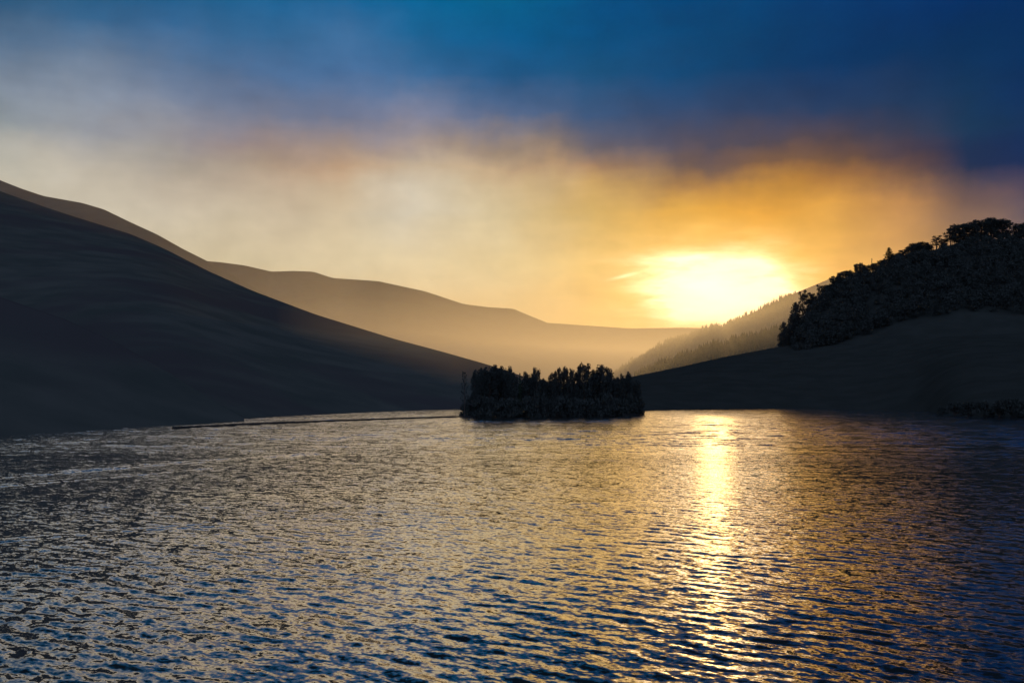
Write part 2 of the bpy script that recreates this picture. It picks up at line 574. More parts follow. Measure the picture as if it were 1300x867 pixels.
    ll.new(sp.outputs["Y"], rr.inputs["Value"])
    ll.new(rr.outputs[0], b.inputs["Roughness"])
    b.inputs["Coat Weight"].default_value = 1.0
    b.inputs["Coat IOR"].default_value = 1.40
    ll.new(rr.outputs[0], b.inputs["Coat Roughness"])
    geo = nn.new("ShaderNodeNewGeometry")
    nrm = vec("NORMALIZE", vec("ADD", geo.outputs["Normal"], s), None)
    ll.new(nrm, b.inputs["Normal"])
    ll.new(nrm, b.inputs["Coat Normal"])
    me = mesh_np("water", V, np.concatenate([f.reshape(-1, 4) for f in Fs]), m, True)
    # inner disc
    bm = bmesh.new()
    bm.from_mesh(me)
    bm.verts.ensure_lookup_table()
    for q in tri:
        try:
            bm.faces.new([bm.verts[int(q[0])], bm.verts[int(q[2])], bm.verts[int(q[1])]])
        except ValueError:
            pass
    bmesh.ops.recalc_face_normals(bm, faces=bm.faces[:])
    bm.faces.ensure_lookup_table()
    up = sum(f.normal.z for f in bm.faces[:200])
    if up < 0:
        bmesh.ops.reverse_faces(bm, faces=bm.faces[:])
    for f in bm.faces:
        f.smooth = True
    bm.to_mesh(me)
    bm.free()
    return tag(link("water", me), "rippled reservoir water with a gold sun path and dark wave troughs", kind="structure")


build_water()


# ------------------------------------------------------------------ hills
class Hill:
    def __init__(self, ridge, foot, back, n=220, smooth=25, zfoot=-1.2, curve=0.25, bump=0.02, seed=1, nt_=46, foot_smooth=None):
        px = np.array([p[0] for p in ridge], float)
        self.xs = np.linspace(px[0], px[-1], n)
        py = smooth_interp(self.xs, px, [p[1] for p in ridge], smooth)
        dd = smooth_interp(self.xs, px, [p[2] for p in ridge], smooth * 3)
        fx = [p[0] for p in foot]
        fd = smooth_interp(self.xs, fx, [p[1] for p in foot], foot_smooth or smooth)
        fd = np.minimum(fd, dd * 0.96)
        self.R = np.array([at(a, b, d) for a, b, d in zip(self.xs, py, dd)])
        self.F = np.array([at(a, HOR, d) for a, d in zip(self.xs, fd)])
        self.F[:, 2] = zfoot
        ts = np.linspace(0, 1, nt_)
        tb = np.linspace(0, 1, 16)[1:]
        rows = []
        for t in ts:
            P = self.F + (self.R - self.F) * t
            s = t * (1 - curve + curve * t)
            P[:, 2] = zfoot + (self.R[:, 2] - zfoot) * s
            P[:, 2] += (self.R[:, 2] - zfoot) * bump * vnoise(P[:, 0] / (back * .12), P[:, 1] / (back * .12), seed, 5) * math.sin(math.pi * t) ** 0.7 * 2
            rows.append(P)
        for t in tb:
            P = self.R.copy()
            sc = (dd + back * t) / dd
            P[:, 0] *= sc
            P[:, 1] *= sc
            P[:, 2] = self.R[:, 2] + (zfoot - self.R[:, 2]) * (t ** 1.6)
            rows.append(P)
        self.G = np.array(rows)
        self.nt = nt_

    def build(self, name, label, mat):
        V = self.G.reshape(-1, 3)
        me = mesh_np(name, V, grid_faces(self.G.shape[0], self.G.shape[1]), mat, True)
        return tag(link(name, me), label, kind="structure")

    def point(self, px, t):
        """A point of the slope: px along the ridge, t 0 foot, 1 ridge, over 1 behind it."""
        u = np.clip((px - self.xs[0]) / (self.xs[1] - self.xs[0]), 0, len(self.xs) - 1.001)
        i = int(u)
        v = t * (self.nt - 1)
        j = int(min(v, self.G.shape[0] - 2))
        a, b = u - i, v - j
        G = self.G
        return (G[j, i] * (1 - a) + G[j, i + 1] * a) * (1 - b) + (G[j + 1, i] * (1 - a) + G[j + 1, i + 1] * a) * b


dY = depth
near_slope = Hill([(-420, 190, 330), (-200, 290, 260), (-60, 352, 220), (0, 377, 210), (80, 404, 204), (150, 436, 200), (220, 476, 195), (270, 508, 190), (310, 531, 180)],
                  [(-420, 70), (-200, 88), (0, dY(558)), (100, dY(550)), (205, dY(543)), (250, dY(541)), (310, dY(538.5))], 160, smooth=30, seed=3, bump=0.008)
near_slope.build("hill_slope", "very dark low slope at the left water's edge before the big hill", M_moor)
left_hill = Hill([(-520, 20, 1050), (-200, 152, 960), (0, 243, 880), (60, 264, 850), (100, 277, 820), (165, 297, 780), (205, 314, 750), (262, 343, 700), (320, 369, 640), (400, 399, 570), (500, 430, 490), (560, 446, 450), (620, 463, 415), (690, 486, 380), (760, 508, 350)],
                 [(-520, 320), (0, 230), (120, 188), (230, dY(538)), (300, dY(534.5)), (345, dY(531)), (420, dY(527)), (500, dY(523)), (585, dY(520.3)), (640, dY(519)), (760, dY(518))], 700, n=300, smooth=30, seed=5, bump=0.006, foot_smooth=100, curve=0.1)
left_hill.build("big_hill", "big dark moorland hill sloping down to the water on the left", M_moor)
shoulder = Hill([(-520, 90, 1900), (-200, 150, 1800), (-60, 200, 1740), (0, 229, 1700), (28, 240, 1690), (55, 249, 1680), (105, 258, 1660), (132, 266, 1640), (165, 282, 1620), (200, 298, 1600), (232, 316, 1580), (262, 331, 1560), (300, 352, 1540), (360, 387, 1500), (420, 425, 1460), (500, 475, 1400), (560, 508, 1350)],
                [(-520, 900), (560, 900)], 900, n=300, smooth=14, seed=8)
shoulder.build("hill_shoulder", "hazy shoulder of the left hill rising behind its front edge", M_moor)
gold_hill = Hill([(-100, 345, 4200), (100, 330, 4200), (200, 329, 4200), (255, 331, 4200), (280, 333, 4200), (310, 337, 4200), (345, 345, 4200), (372, 344, 4200), (398, 345, 4200), (422, 353, 4200), (480, 357, 4200), (540, 370, 4200), (588, 386, 4200), (620, 390, 4200), (652, 392, 4150), (668, 399, 4150), (700, 412, 4100), (760, 426, 4050), (835, 433, 4000), (890, 450, 3900), (950, 480, 3800), (990, 505, 3700)],
                 [(-100, 2500), (990, 2900)], 1800, n=320, smooth=9, seed=12, bump=0.05)
gold_hill.build("far_hill", "pale gold hazy hill across the end of the valley", M_moor)
end_hill = Hill([(500, 440, 6500), (600, 424, 6500), (650, 411, 6500), (690, 409.5, 6500), (740, 413, 6500), (800, 417, 6500), (870, 416, 6500), (950, 418, 6500), (1100, 430, 6500), (1300, 440, 6500)],
                [(500, 5000), (1300, 5000)], 1500, n=160, smooth=16, seed=14)
end_hill.build("distant_hill", "faintest hazy hill closing the valley under the setting sun", M_moor)
ridge_e = Hill([(740, 500, 2300), (770, 482, 2280), (795, 468, 2260), (806, 458, 2250), (822, 448, 2240), (850, 434, 2200), (875, 425, 2180), (900, 416, 2150), (915, 416, 2140), (930, 408, 2120), (970, 391, 2080), (1010, 372, 2040), (1056, 353, 2000), (1110, 343, 1960), (1200, 338, 1900), (1350, 345, 1900), (1500, 350, 1900)],
               [(740, 1500), (1500, 1300)], 900, n=260, smooth=8, seed=17)
ridge_e.build("forest_ridge", "hazy forested ridge running down from the right below the sun", M_moor)
ridge_f = Hill([(770, 500, 1180), (796, 484, 1180), (815, 475, 1170), (850, 461, 1150), (900, 443, 1120), (950, 430, 1100), (990, 418, 1080), (1040, 405, 1060), (1120, 390, 1040), (1300, 380, 1000), (1500, 380, 1000)],
               [(770, 800), (1500, 650)], 500, n=200, smooth=8, seed=19)
ridge_f.build("lower_ridge", "nearer dusky forested spur just above the dark meadow", M_moor)
meadow = Hill([(640, 512, 330), (720, 494, 360), (770, 484, 385), (808, 477, 400), (860, 466.5, 420), (920, 453, 440), (990, 440, 460), (1060, 428, 470), (1150, 418, 470), (1300, 415, 460), (1600, 410, 420)],
              [(640, dY(518)), (770, dY(523)), (812, dY(523.2)), (850, dY(521.5)), (920, dY(520.5)), (1000, dY(519.6)), (1100, dY(519.8)), (1170, dY(521.5)), (1200, dY(527)), (1240, dY(530)), (1300, dY(531)), (1600, dY(545))], 120, n=260, smooth=12, foot_smooth=60, seed=23, bump=0.012, curve=-0.12)
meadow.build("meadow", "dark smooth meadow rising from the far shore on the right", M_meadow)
wood_hill = Hill([(975, 470, 470), (995, 445, 475), (1020, 402, 485), (1045, 379, 495), (1070, 362, 505), (1090, 353, 510), (1108, 345, 515), (1130, 335, 520), (1150, 328, 525), (1170, 322, 530), (1190, 316, 535), (1215, 309, 540), (1260, 304, 545), (1300, 303, 550), (1450, 290, 560), (1700, 285, 560)],
                 [(975, 400), (1060, 390), (1200, 360), (1700, 300)], 220, n=240, smooth=10, seed=29, curve=-0.1)
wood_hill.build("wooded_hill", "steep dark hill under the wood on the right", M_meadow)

# valley floor behind the island, between the two feet of the hills
xs = np.linspace(-500, 1500, 60)
ys = np.concatenate([np.linspace(315, 900, 30), np.linspace(980, 5200, 40)])
X, Y = np.meshgrid(xs, ys)
Z = 0.2 + (Y - 315) * 0.0012 + 0.4 * vnoise(X / 60, Y / 60, 31)
Z[0] = -1.2
tag(link("valley", mesh_np("valley", np.stack([X, Y, Z], -1).reshape(-1, 3), grid_faces(len(ys), len(xs)), M_meadow, True)), "valley floor beyond the head of the reservoir", kind="structure")


# ------------------------------------------------------------------ island and spit
def island():
    cx = (at(585, 529, 209)[0] + at(818, 524, 250)[0]) / 2
    n, m = 120, 14
    V = []
    bed = []
    for j in range(m):
        t = j / (m - 1)
        for i in range(n):
            a = 2 * math.pi * i / n
            rx = 19.6 * (1 + 0.05 * mnoise.noise((math.cos(a) * 2, math.sin(a) * 2, 3)))
            ry = 15.5 * (1 + 0.12 * mnoise.noise((math.cos(a) * 3, math.sin(a) * 3, 7)))
            s = 1 - t
            z = -0.5 + 1.2 * (1 - s ** 5) ** 0.8 + 0.18 * mnoise.noise((math.cos(a) * s * 6, math.sin(a) * s * 6, 1.3)) * (t > 0)
            bx, by = math.cos(a) * rx * s, math.sin(a) * ry * s
            V.append((cx + bx, 227 + by + 0.32 * bx, z))
    f = []
    for j in range(m - 1):
        for i in range(n):
            k = (i + 1) % n
            f.append((j * n + i, j * n + k, (j + 1) * n + k, (j + 1) * n + i))
    o = link("island", mesh_np("island", V, np.array(f), M_shore, True))
    return tag(o, "low dark island carrying a grove of trees in the reservoir", kind="structure")


island()


def spit():
    pts = [(215, 544.5), (255, 542.6), (300, 540.2), (360, 537.6), (420, 535.2), (500, 532.2), (560, 530.2), (605, 528.9)]
    P = np.array([at(px, py, dY(py)) for px, py in pts])
    s = np.linspace(0, 1, 140)
    u = np.linspace(0, 1, len(P))
    C = np.stack([np.interp(s, u, P[:, k]) for k in range(3)], -1)
    rows = []
    for w, z in ((-2.6, -0.5), (-1.5, 0.06), (-0.4, 0.27), (0.7, 0.22), (2.0, -0.5)):
        Q = C.copy()
        nz = vnoise(s * 30, s * 0 + w, 41)
        Q[:, 1] += w * (0.9 + 0.25 * nz) + 1.2
        Q[:, 0] -= 0.35 * w
        Q[:, 2] = z + 0.05 * vnoise(s * 45, s * 0 + w, 43) * (z > 0)
        rows.append(Q)
    me = mesh_np("spit", np.array(rows).reshape(-1, 3), grid_faces(5, len(s)), M_shore, True)
    return tag(link("spit", me), "thin dark spit of land reaching across the water to the island", kind="structure")


spit()

# ------------------------------------------------------------------ trees
def leaf_cloud(centres, radii, counts, size, squash=0.8):
    """Many small leaf-clump faces spread through clumps."""
    Vs = []
    for c, r, k in zip(centres, radii, counts):
        d = rng.normal(size=(k, 3))
        d /= np.linalg.norm(d, axis=1)[:, None]
        rr = r * rng.random(k) ** 0.45
        p = np.asarray(c) + d * rr[:, None] * np.array([1, 1, squash])
        a = rng.normal(size=(k, 3))
        a /= np.linalg.norm(a, axis=1)[:, None]
        b = np.cross(a, rng.normal(size=(k, 3)))
        b /= np.linalg.norm(b, axis=1)[:, None]
        s = size * (0.5 + 0.9 * rng.random(k))[:, None]
        q = np.stack([p - a * s, p - b * s * 0.55 + a * s * 0.1, p + a * s, p + b * s * 0.55 - a * s * 0.1], 1)
        Vs.append(q.reshape(-1, 3))
    V = np.concatenate(Vs)
    return V, np.arange(len(V)).reshape(-1, 4)


def tube(pts, radii, seg=7):
    V, f = [], []
    n = len(pts)
    for i in range(n):
        p = Vector(pts[i])
        d = (Vector(pts[min(i + 1, n - 1)]) - Vector(pts[max(i - 1, 0)])).normalized()
        u = d.orthogonal().normalized()
        w = d.cross(u)
        for k in range(seg):
            a = 2 * math.pi * k / seg
            V.append(tuple(p + (u * math.cos(a) + w * math.sin(a)) * radii[i]))
    for i in range(n - 1):
        for k in range(seg):
            f.append((i * seg + k, i * seg + (k + 1) % seg, (i + 1) * seg + (k + 1) % seg, (i + 1) * seg + k))
    return V, f


def woody(branches, mat, name):
    V, F = [], []
    for pts, rad in branches:
        v, f = tube(pts, rad)
        o = len(V)
        V += v
        F += [tuple(i + o for i in q) for q in f]
    return mesh_np(name, V, np.array(F), mat, True)


def make_broad(lo, wide, nclump, leaves, size, top=1.0):
    """A 10 m broad-leaved tree: trunk with limbs and a round-headed crown of clumps from height lo upwards."""
    H = 10.0
    cs, rs, ks, br = [], [], [], []
    trunk = [(0, 0, -0.6), (0.05, 0.0, H * 0.2), (-0.1, 0.1, H * 0.45), (0.1, 0.0, H * 0.72), (0, 0, H * 0.88)]
    br.append((trunk, [0.26, 0.21, 0.16, 0.09, 0.03]))
    for i in range(nclump):
        t = (i + 0.5) / nclump
        z = H * (lo + (0.92 - lo) * t ** 0.8)
        env = min(1.0, 0.55 + 1.2 * t) * math.sqrt(max(0.0, 1 - max(0.0, (t - 0.55) / 0.5) ** 4.5))
        a = i * 2.4 + random.uniform(-0.5, 0.5)
        rad = wide * env * random.uniform(0.35, 0.85)
        c = (math.cos(a) * rad, math.sin(a) * rad, z + random.uniform(-0.3, 0.3))
        r = random.uniform(0.75, 1.2) * (0.55 + 0.17 * wide)
        cs.append(c)
        rs.append(r)
        ks.append(int(leaves / nclump))
        zt = max(0.8, z - rad * 0.7 - 0.4)
        br.append(([(0, 0, zt), (c[0] * 0.5, c[1] * 0.5, (zt + z) / 2 + 0.2), (c[0] * 0.95, c[1] * 0.95, z)], [0.09, 0.055, 0.02]))
    V, f = leaf_cloud(cs, rs, ks, size, 0.9)
    V[:, 2] *= H / np.sort(V[:, 2])[-30]
    return woody(br, M_bark, "trunk"), mesh_np("crown", V, f, M_leaf)


def make_conifer(width, tiers, leaves, size, bare=0.08):
    H = 10.0
    br = [([(0, 0, -0.6), (0, 0, H * 0.5), (0.03, 0, H * 0.985)], [0.2, 0.12, 0.015])]
    Vs = []
    for i in range(tiers):
        t = i / (tiers - 1)
        z = H * (bare + (0.97 - bare) * t)
        r = width * (1 - t) ** 0.85 * random.uniform(0.8, 1.1) + 0.10
        nb = max(4, int(9 * (1 - t) + 4))
        for k in range(nb):
            a = k * 6.283 / nb + i * 1.1 + random.uniform(-0.25, 0.25)
            rr = r * random.uniform(0.75, 1.15)
            tip = (math.cos(a) * rr, math.sin(a) * rr, z - rr * 0.30)
            br.append(([(0, 0, z), (tip[0] * 0.5, tip[1] * 0.5, z - rr * 0.08), tip], [0.04, 0.03, 0.01]))
            m = max(3, int(leaves / tiers / nb))
            s = rng.random(m) ** 0.8
            c = np.outer(s, np.array([tip[0], tip[1], -rr * 0.3])) + np.array([0, 0, z])
            c += rng.normal(size=(m, 3)) * np.array([0.13, 0.13, 0.09])
            Vs.append(c)
    C = np.concatenate(Vs)
    V, f = leaf_cloud(C, [0.08] * len(C), [1] * len(C), size)
    V[:, 2] *= H / V[:, 2].max()
    return woody(br, M_bark, "trunk"), mesh_np("crown", V, f, M_fir)


def make_sparse():
    """A thin half-bare tree: many upswept twigs with scattered leaf tufts."""
    H = 10.0
    br = [([(0, 0, -0.6), (0.1, 0, 3.5), (-0.05, 0.1, 7), (0.05, 0, 9.9)], [0.16, 0.12, 0.07, 0.015])]
    cs = []
    for i in range(34):
        z = 1.8 + 7.6 * i / 34
        a = i * 2.4
        ln = 1.75 * (1.05 - 0.075 * z) * random.uniform(0.7, 1.15)
        tip = (math.cos(a) * ln, math.sin(a) * ln, z + ln * 0.75)
        br.append(([(0, 0, z), (tip[0] * 0.55, tip[1] * 0.55, z + ln * 0.3), tip], [0.035, 0.022, 0.006]))
        for q in (0.6, 0.85, 1.0):
            cs.append((tip[0] * q, tip[1] * q, z + ln * 0.75 * q))
    V, f = leaf_cloud(cs, [0.26] * len(cs), [9] * len(cs), 0.12)
    V[:, 2] *= H / V[:, 2].max()
    return woody(br, M_bark, "trunk"), mesh_np("crown", V, f, M_leaf)


def make_bush():
    cs = [(random.uniform(-1.6, 1.6), random.uniform(-1.2, 1.2), random.uniform(0.5, 2.1)) for _ in range(12)]
    V, f = leaf_cloud(cs, [random.uniform(0.6, 0.95) for _ in cs], [110] * len(cs), 0.22)
    br = [([(0, 0, -0.4), (c[0] * 0.4, c[1] * 0.4, c[2] * 0.5), c], [0.06, 0.04, 0.015]) for c in cs]
    return woody(br, M_bark, "stem"), mesh_np("foliage", V, f, M_leaf)


BROAD = [make_broad(0.06, 2.6, 34, 3800, 0.24), make_broad(0.05, 2.0, 30, 3200, 0.22), make_broad(0.08, 3.0, 36, 4200, 0.24),
         make_broad(0.05, 1.5, 28, 2600, 0.20), make_broad(0.08, 3.5, 40, 4800, 0.26)]
GAPPY = [make_broad(0.26, 2.2, 15, 1100, 0.24), make_broad(0.28, 2.8, 17, 1500, 0.24)]
FIR = [make_conifer(2.2, 15, 1900, 0.20), make_conifer(1.7, 16, 1800, 0.19), make_conifer(1.0, 10, 420, 0.18, bare=0.35)]
SPARSE = [make_sparse()]
BUSH = [make_bush(), make_bush(), make_bush()]
BW = [2.9, 2.4, 3.3, 2.0, 3.8]                # natural half widths of the broad kinds


def plant(name, kinds, k, base, height, width, label, cat, group=None, H=10.0, parts=("trunk", "crown"), wid0=2.6):
    root = bpy.data.objects.new(name, None)
    root.location = tuple(base)
    root.rotation_euler = (0, 0, random.uniform(0, 6.28))
    sz = height / H
    sx = width / (2 * wid0)
    root.scale = (sx, sx, sz)
    root.empty_display_size = 0.5
    COL.objects.link(root)
    tag(root, label, cat, group)
    t, c = kinds[k % len(kinds)]
    link(parts[0], t, root)
    link(parts[1], c, root)
    return root


def px2m(px, Y):
    return px * Y / F0


G_ISL = "trees of the island grove"
# (x, top row, width in px, kind, variant, distance, label)
ISL = [
    (589.5, 471, 10, SPARSE, 0, 208, "thin half bare tree at the island's left tip, paler than the grove"),
    (602.5, 470, 10, BROAD, 3, 211, "narrow pointed tree, second from the left tip of the island"),
    (610.5, 468, 12, BROAD, 1, 214, "slim tree with a small pointed top left of the broadest island crown"),
    (622.0, 464, 20, BROAD, 0, 216, "tall rounded tree forming the highest top of the left island group"),
    (632.0, 465, 20, BROAD, 2, 218, "round tree touching the slope line of the hill behind"),
    (645.0, 465.5, 17, BROAD, 4, 216, "square topped tree right of the highest left group on the island"),
    (652.5, 474, 12, BROAD, 1, 213, "lower tree stepping down right of the square topped one"),
    (660.0, 473, 7, FIR, 1, 215, "little pointed conifer tip in the dip of the left island group"),
    (671.5, 472.5, 16, BROAD, 0, 216, "rounded middle tree with a bumpy top left of the narrow block crown"),
    (681.5, 467, 12, BROAD, 3, 215, "narrow blocky tall tree just left of the notch in the grove"),
    (690.0, 481, 12, BROAD, 1, 217, "short tree in the bright notch between the two island groups"),
    (701.0, 474, 12, BROAD, 3, 217, "ragged tree first on the right side of the notch"),
    (708.5, 467, 11, BROAD, 1, 219, "tree with a leaning tufted top right of the notch"),
    (714.5, 468, 8, BROAD, 3, 221, "thin tufted tree between two taller tufted tops"),
    (721.0, 466, 13, BROAD, 0, 221, "pointed tree in the middle of the right island group"),
    (729.5, 469.5, 10, BROAD, 3, 222, "lower narrow tree left of the tallest island tree"),
    (741.5, 461.5, 20, BROAD, 2, 223, "tallest tree of the island with a round bumpy head"),
    (754.0, 470, 14, BROAD, 1, 226, "lower tree in the gap between the two big round crowns"),
    (765.5, 463.5, 25, BROAD, 4, 226, "broadest round tree of the island, right of the tallest"),
    (776.0, 478, 14, BROAD, 0, 230, "small tree sloping down right of the broadest round one"),
    (783.5, 479.5, 11, BROAD, 1, 233, "lowest flat tree near the right end of the grove"),
    (790.5, 475, 8, BROAD, 3, 236, "narrow forked looking tree before the hazy forest clump"),
    (797.5, 472.5, 11, BROAD, 1, 238, "last upright tree at the right end of the island skyline"),
    (806.0, 484, 16, BROAD, 0, 242, "low rounded tree against the meadow at the island's right end"),
]
for px, top, w, kinds, k, Y, label in ISL:
    b = at(px, 500, Y)
    b[2] = 0.5
    h = at(px, top, Y)[2] - b[2]
    plant("conifer_tree" if kinds is FIR else "island_tree", kinds, k, b, h, px2m(w, Y) * 1.25, label, "tree", G_ISL, wid0={id(FIR): 1.9, id(SPARSE): 1.6, id(BROAD): BW[k % 5]}.get(id(kinds), 2.9))

bl = "dark waterside bush in the unbroken thicket along the island's foot"
for i, px in enumerate(np.linspace(594, 808, 24)):
    Y = np.interp(px, [589, 700, 770, 814], [210.6, 211.8, 215.5, 239])
    b = at(px, 500, Y)
    b[2] = -0.7
    plant("waterside_bush", BUSH, i, b, random.uniform(4.0, 5.6), px2m(random.uniform(21, 27), Y), bl, "bush", "bushes along the island's shore", H=2.7, parts=("stem", "foliage"), wid0=2.0)

# second row that closes the grove from within
il = "dark tree inside the island grove, filling it below the skyline"
for i, px in enumerate(np.linspace(610, 806, 20)):
    Y = np.interp(px, [600, 808], [214, 243]) + random.uniform(0, 6)
    b = at(px, 500, Y)
    b[2] = 0.5
    plant("grove_tree", BROAD, i, b, px2m(random.uniform(37, 43), Y), px2m(random.uniform(20, 26), Y), il, "tree", "trees inside the island grove", wid0=BW[i % 5])

# the wood on the right hill: its edge and skyline trees
G_W = "trees on the skyline of the right wood"
WOOD = [
    (994, 421, 12, BROAD, 1, 0.80, "lowest tree of the wood's edge where it meets the meadow"),
    (999, 409, 13, BROAD, 0, 0.85, "second tree up the steep left edge of the wood"),
    (1006, 398, 12, BROAD, 3, 0.9, "third tree up the steep left edge, with a jutting side branch"),
    (1011, 384, 12, BROAD, 1, 0.95, "upright tree halfway up the steep left edge of the wood"),
    (1019, 368.5, 11, GAPPY, 0, 1.0, "tufted tree at the top of the wood's steep left edge"),
    (1029, 372, 14, BROAD, 0, 1.0, "low rounded tree in the hollow before the umbrella shaped one"),
    (1041, 361.5, 9, GAPPY, 0, 1.02, "small umbrella shaped tree alone against the golden ridge"),
    (1050, 362, 14, BROAD, 2, 1.0, "rounded tree right of the umbrella shaped one"),
    (1061, 351, 15, BROAD, 0, 1.0, "tree where the wood's outline crosses the golden ridge"),
    (1066, 345.5, 9, BROAD, 3, 1.0, "small knobbly topped tree just above the golden ridge"),
    (1076, 343.5, 16, BROAD, 2, 1.0, "flat topped tree lower left of the bushy mound"),
    (1091, 334, 14, BROAD, 4, 1.0, "bushy mound of a tree left of the bare pole tree"),
    (1100, 337, 12, BROAD, 1, 1.0, "low tree in the dip right of the bushy mound"),
    (1107, 328, 5, FIR, 2, 1.02, "spindly tree with a bare stem and a tiny tuft on top"),
    (1113, 334, 14, BROAD, 0, 1.0, "low round tree between the spindly one and the skyline conifer"),
    (1121, 330, 12, BROAD, 1, 1.0, "low tree at the left foot of the skyline conifer"),
    (1129, 314.0, 15, FIR, 0, 1.0, "lone conifer with a clear pointed cone on the skyline"),
    (1138, 321.5, 13, BROAD, 0, 1.0, "small rounded tree right beside the skyline conifer"),
    (1146, 317, 11, BROAD, 3, 1.0, "knobbly tree between the conifer and the smooth dome"),
    (1156, 313, 17, BROAD, 2, 1.0, "left shoulder tree of the smooth dome"),
    (1168, 307.5, 24, BROAD, 4, 1.0, "wide smooth domed tree halfway along the skyline"),
    (1179, 311, 12, BROAD, 1, 1.0, "low tree beside the bright gap right of the smooth dome"),
    (1189, 299.5, 14, GAPPY, 0, 1.0, "round tree with sky showing through its crown"),
    (1199, 303, 12, BROAD, 3, 1.0, "small tree between the see through one and the tall group"),
    (1207, 294, 13, GAPPY, 1, 1.0, "left tree of the tall group with gaps under its crown"),
    (1217, 284.5, 24, BROAD, 4, 1.0, "broad left crown of the tallest group on the hilltop"),
    (1232, 283, 22, BROAD, 2, 1.0, "middle crown joining the two big ones on the hilltop"),
    (1246, 279, 22, BROAD, 0, 1.0, "high crown just left of the topmost one on the hill"),
    (1258, 276, 26, BROAD, 4, 1.0, "topmost crown of the whole wooded hill"),
    (1272, 279, 24, BROAD, 2, 1.0, "right shoulder of the topmost crown before a narrow cleft"),
    (1293, 284, 16, BROAD, 1, 1.0, "tree right of the narrow cleft beside the picture's edge"),
    (1308, 281, 24, BROAD, 0, 1.0, "tree cut by the right edge of the picture on the hilltop"),
]
for px, top, w, kinds, k, t, label in WOOD:
    b = wood_hill.point(px, t)
    b[2] -= 0.4
    u = (b[0] / b[1]) * F0 * CP + W0 / 2
    h = at(px, top, b[1])[2] - b[2]
    plant("skyline_conifer" if kinds is FIR else "skyline_tree", kinds, k, b, max(h, 3.0), px2m(w, b[1]) * 1.3, label, "tree", G_W, wid0={id(FIR): 1.9, id(BROAD): BW[k % 5]}.get(id(kinds), 2.6))


def woodland():
    """The closed wood below the skyline: one mass of leaf clumps."""
    cs, rs, ks = [], [], []
    tr = []
    for i in range(1150):
        px = 992 + 420 * random.random() ** 0.9
        t = 0.16 + 0.86 * random.random()
        b = wood_hill.point(px, t)
        front = meadow.point(px, 1.0)
        if b[1] < front[1] - 30:
            continue
        h = random.uniform(5.5, 8.0)
        if t > 0.88:
            h *= 0.62
        for q in range(9):
            a = random.random() * 6.28
            r = random.random() * 2.2
            cs.append((b[0] + math.cos(a) * r, b[1] + math.sin(a) * r, b[2] + h * (0.15 + 0.8 * random.random())))
            rs.append(random.uniform(1.1, 1.8))
            ks.append(34)
    V, f = leaf_cloud(cs, rs, ks, 0.42)
    return tag(link("woodland", mesh_np("woodland", V, f, M_leaf)), "dense dark wood covering the right hill below its skyline", "wood", kind="stuff")


woodland()

# bushes on the near right shore
for i, (px, w, h) in enumerate([(1196, 16, 2.0), (1212, 20, 2.8), (1230, 26, 3.0), (1250, 24, 3.6), (1268, 26, 3.2), (1286, 24, 3.8), (1304, 26, 3.4)]):
    Y = np.interp(px, [1196, 1240, 1300], [dY(526.5), dY(529) + 2, dY(530.2) + 2])
    b = at(px, 500, Y)
    b[2] = 0.1
    plant("shore_bush", BUSH, i, b, h, px2m(w, Y), "dark bush merging into the shadowed shore at the far right of the water", "bush", "bushes on the right shore", H=2.7, parts=("stem", "foliage"), wid0=2.0)


def conifer_mass(name, hill, x0, x1, t0, t1, n, hmin, hmax, label, seed):
    rs = np.random.default_rng(seed)
    V, F = [], []
    for i in range(n):
        px = x0 + (x1 - x0) * rs.random()
        t = t0 + (t1 - t0) * rs.random() ** 0.6
        b = hill.point(px, t)
        h = hmin + (hmax - hmin) * rs.random()
        h *= 0.75 + 0.5 * max(0.0, vnoise(np.array([px / 9.0]), np.array([0.5]), seed, 2)[0] + 0.4)
        r = h * (0.16 + 0.07 * rs.random())
        for k, (za, zb, ra) in enumerate(((0.02, 0.5, 1.0), (0.28, 0.76, 0.74), (0.55, 1.0, 0.46))):
            o = len(V)
            sg = 6
            a0 = rs.random() * 6.28
            for q in range(sg):
                a = a0 + q * 6.283 / sg
                rr = r * ra * (0.75 + 0.5 * rs.random())
                V.append((b[0] + math.cos(a) * rr, b[1] + math.sin(a) * rr, b[2] + h * za))
            V.append((b[0], b[1], b[2] + h * zb))
            for q in range(sg):
                F.append((o + q, o + (q + 1) % sg, o + sg))
    me = mesh_np(name, V, np.array(F), M_fir)
    return tag(link(name, me), label, "forest", kind="stuff")


conifer_mass("conifer_forest", ridge_e, 800, 1010, 0.55, 1.0, 3400, 6, 12, "hazy conifer forest on the far ridge below the sun", 5)
conifer_mass("hazy_wood", ridge_e, 768, 803, 0.80, 1.0, 160, 12, 20, "pale hazy clump of trees left of the cleft in the far ridge", 6)
conifer_mass("spur_forest", ridge_f, 805, 1040, 0.55, 1.0, 2000, 6, 11, "brownish conifer forest on the nearer spur above the meadow", 7)


# ------------------------------------------------------------------ small things on the shore
def rock(px, py, w, label):
    Y = dY(py) + 0.6
    bm = bmesh.new()
    bmesh.ops.create_icosphere(bm, subdivisions=3, radius=1)
    for v in bm.verts:
        n = mnoise.noise(v.co * 1.3 + Vector((px, 0, 0))) * 0.35 + mnoise.noise(v.co * 3.1) * 0.12
        v.co *= 1 + n
        v.co = Vector((v.co.x * w / 2, v.co.y * w * 0.35, v.co.z * w * 0.26))
    me = bpy.data.meshes.new("shore_rock")
    bm.to_mesh(me)
    bm.free()
    me.materials.append(M_rock)
    b = at(px, py, Y)
    o = link("shore_rock", me, loc=(b[0], b[1], 0.22))
    return tag(o, label, "rock", "pale rocks at the island's foot")


rock(725, 528.4, 0.9, "pale rock at the waterline under the tallest island tree")
rock(764, 528.0, 0.7, "pale rock at the waterline under the broadest round island tree")


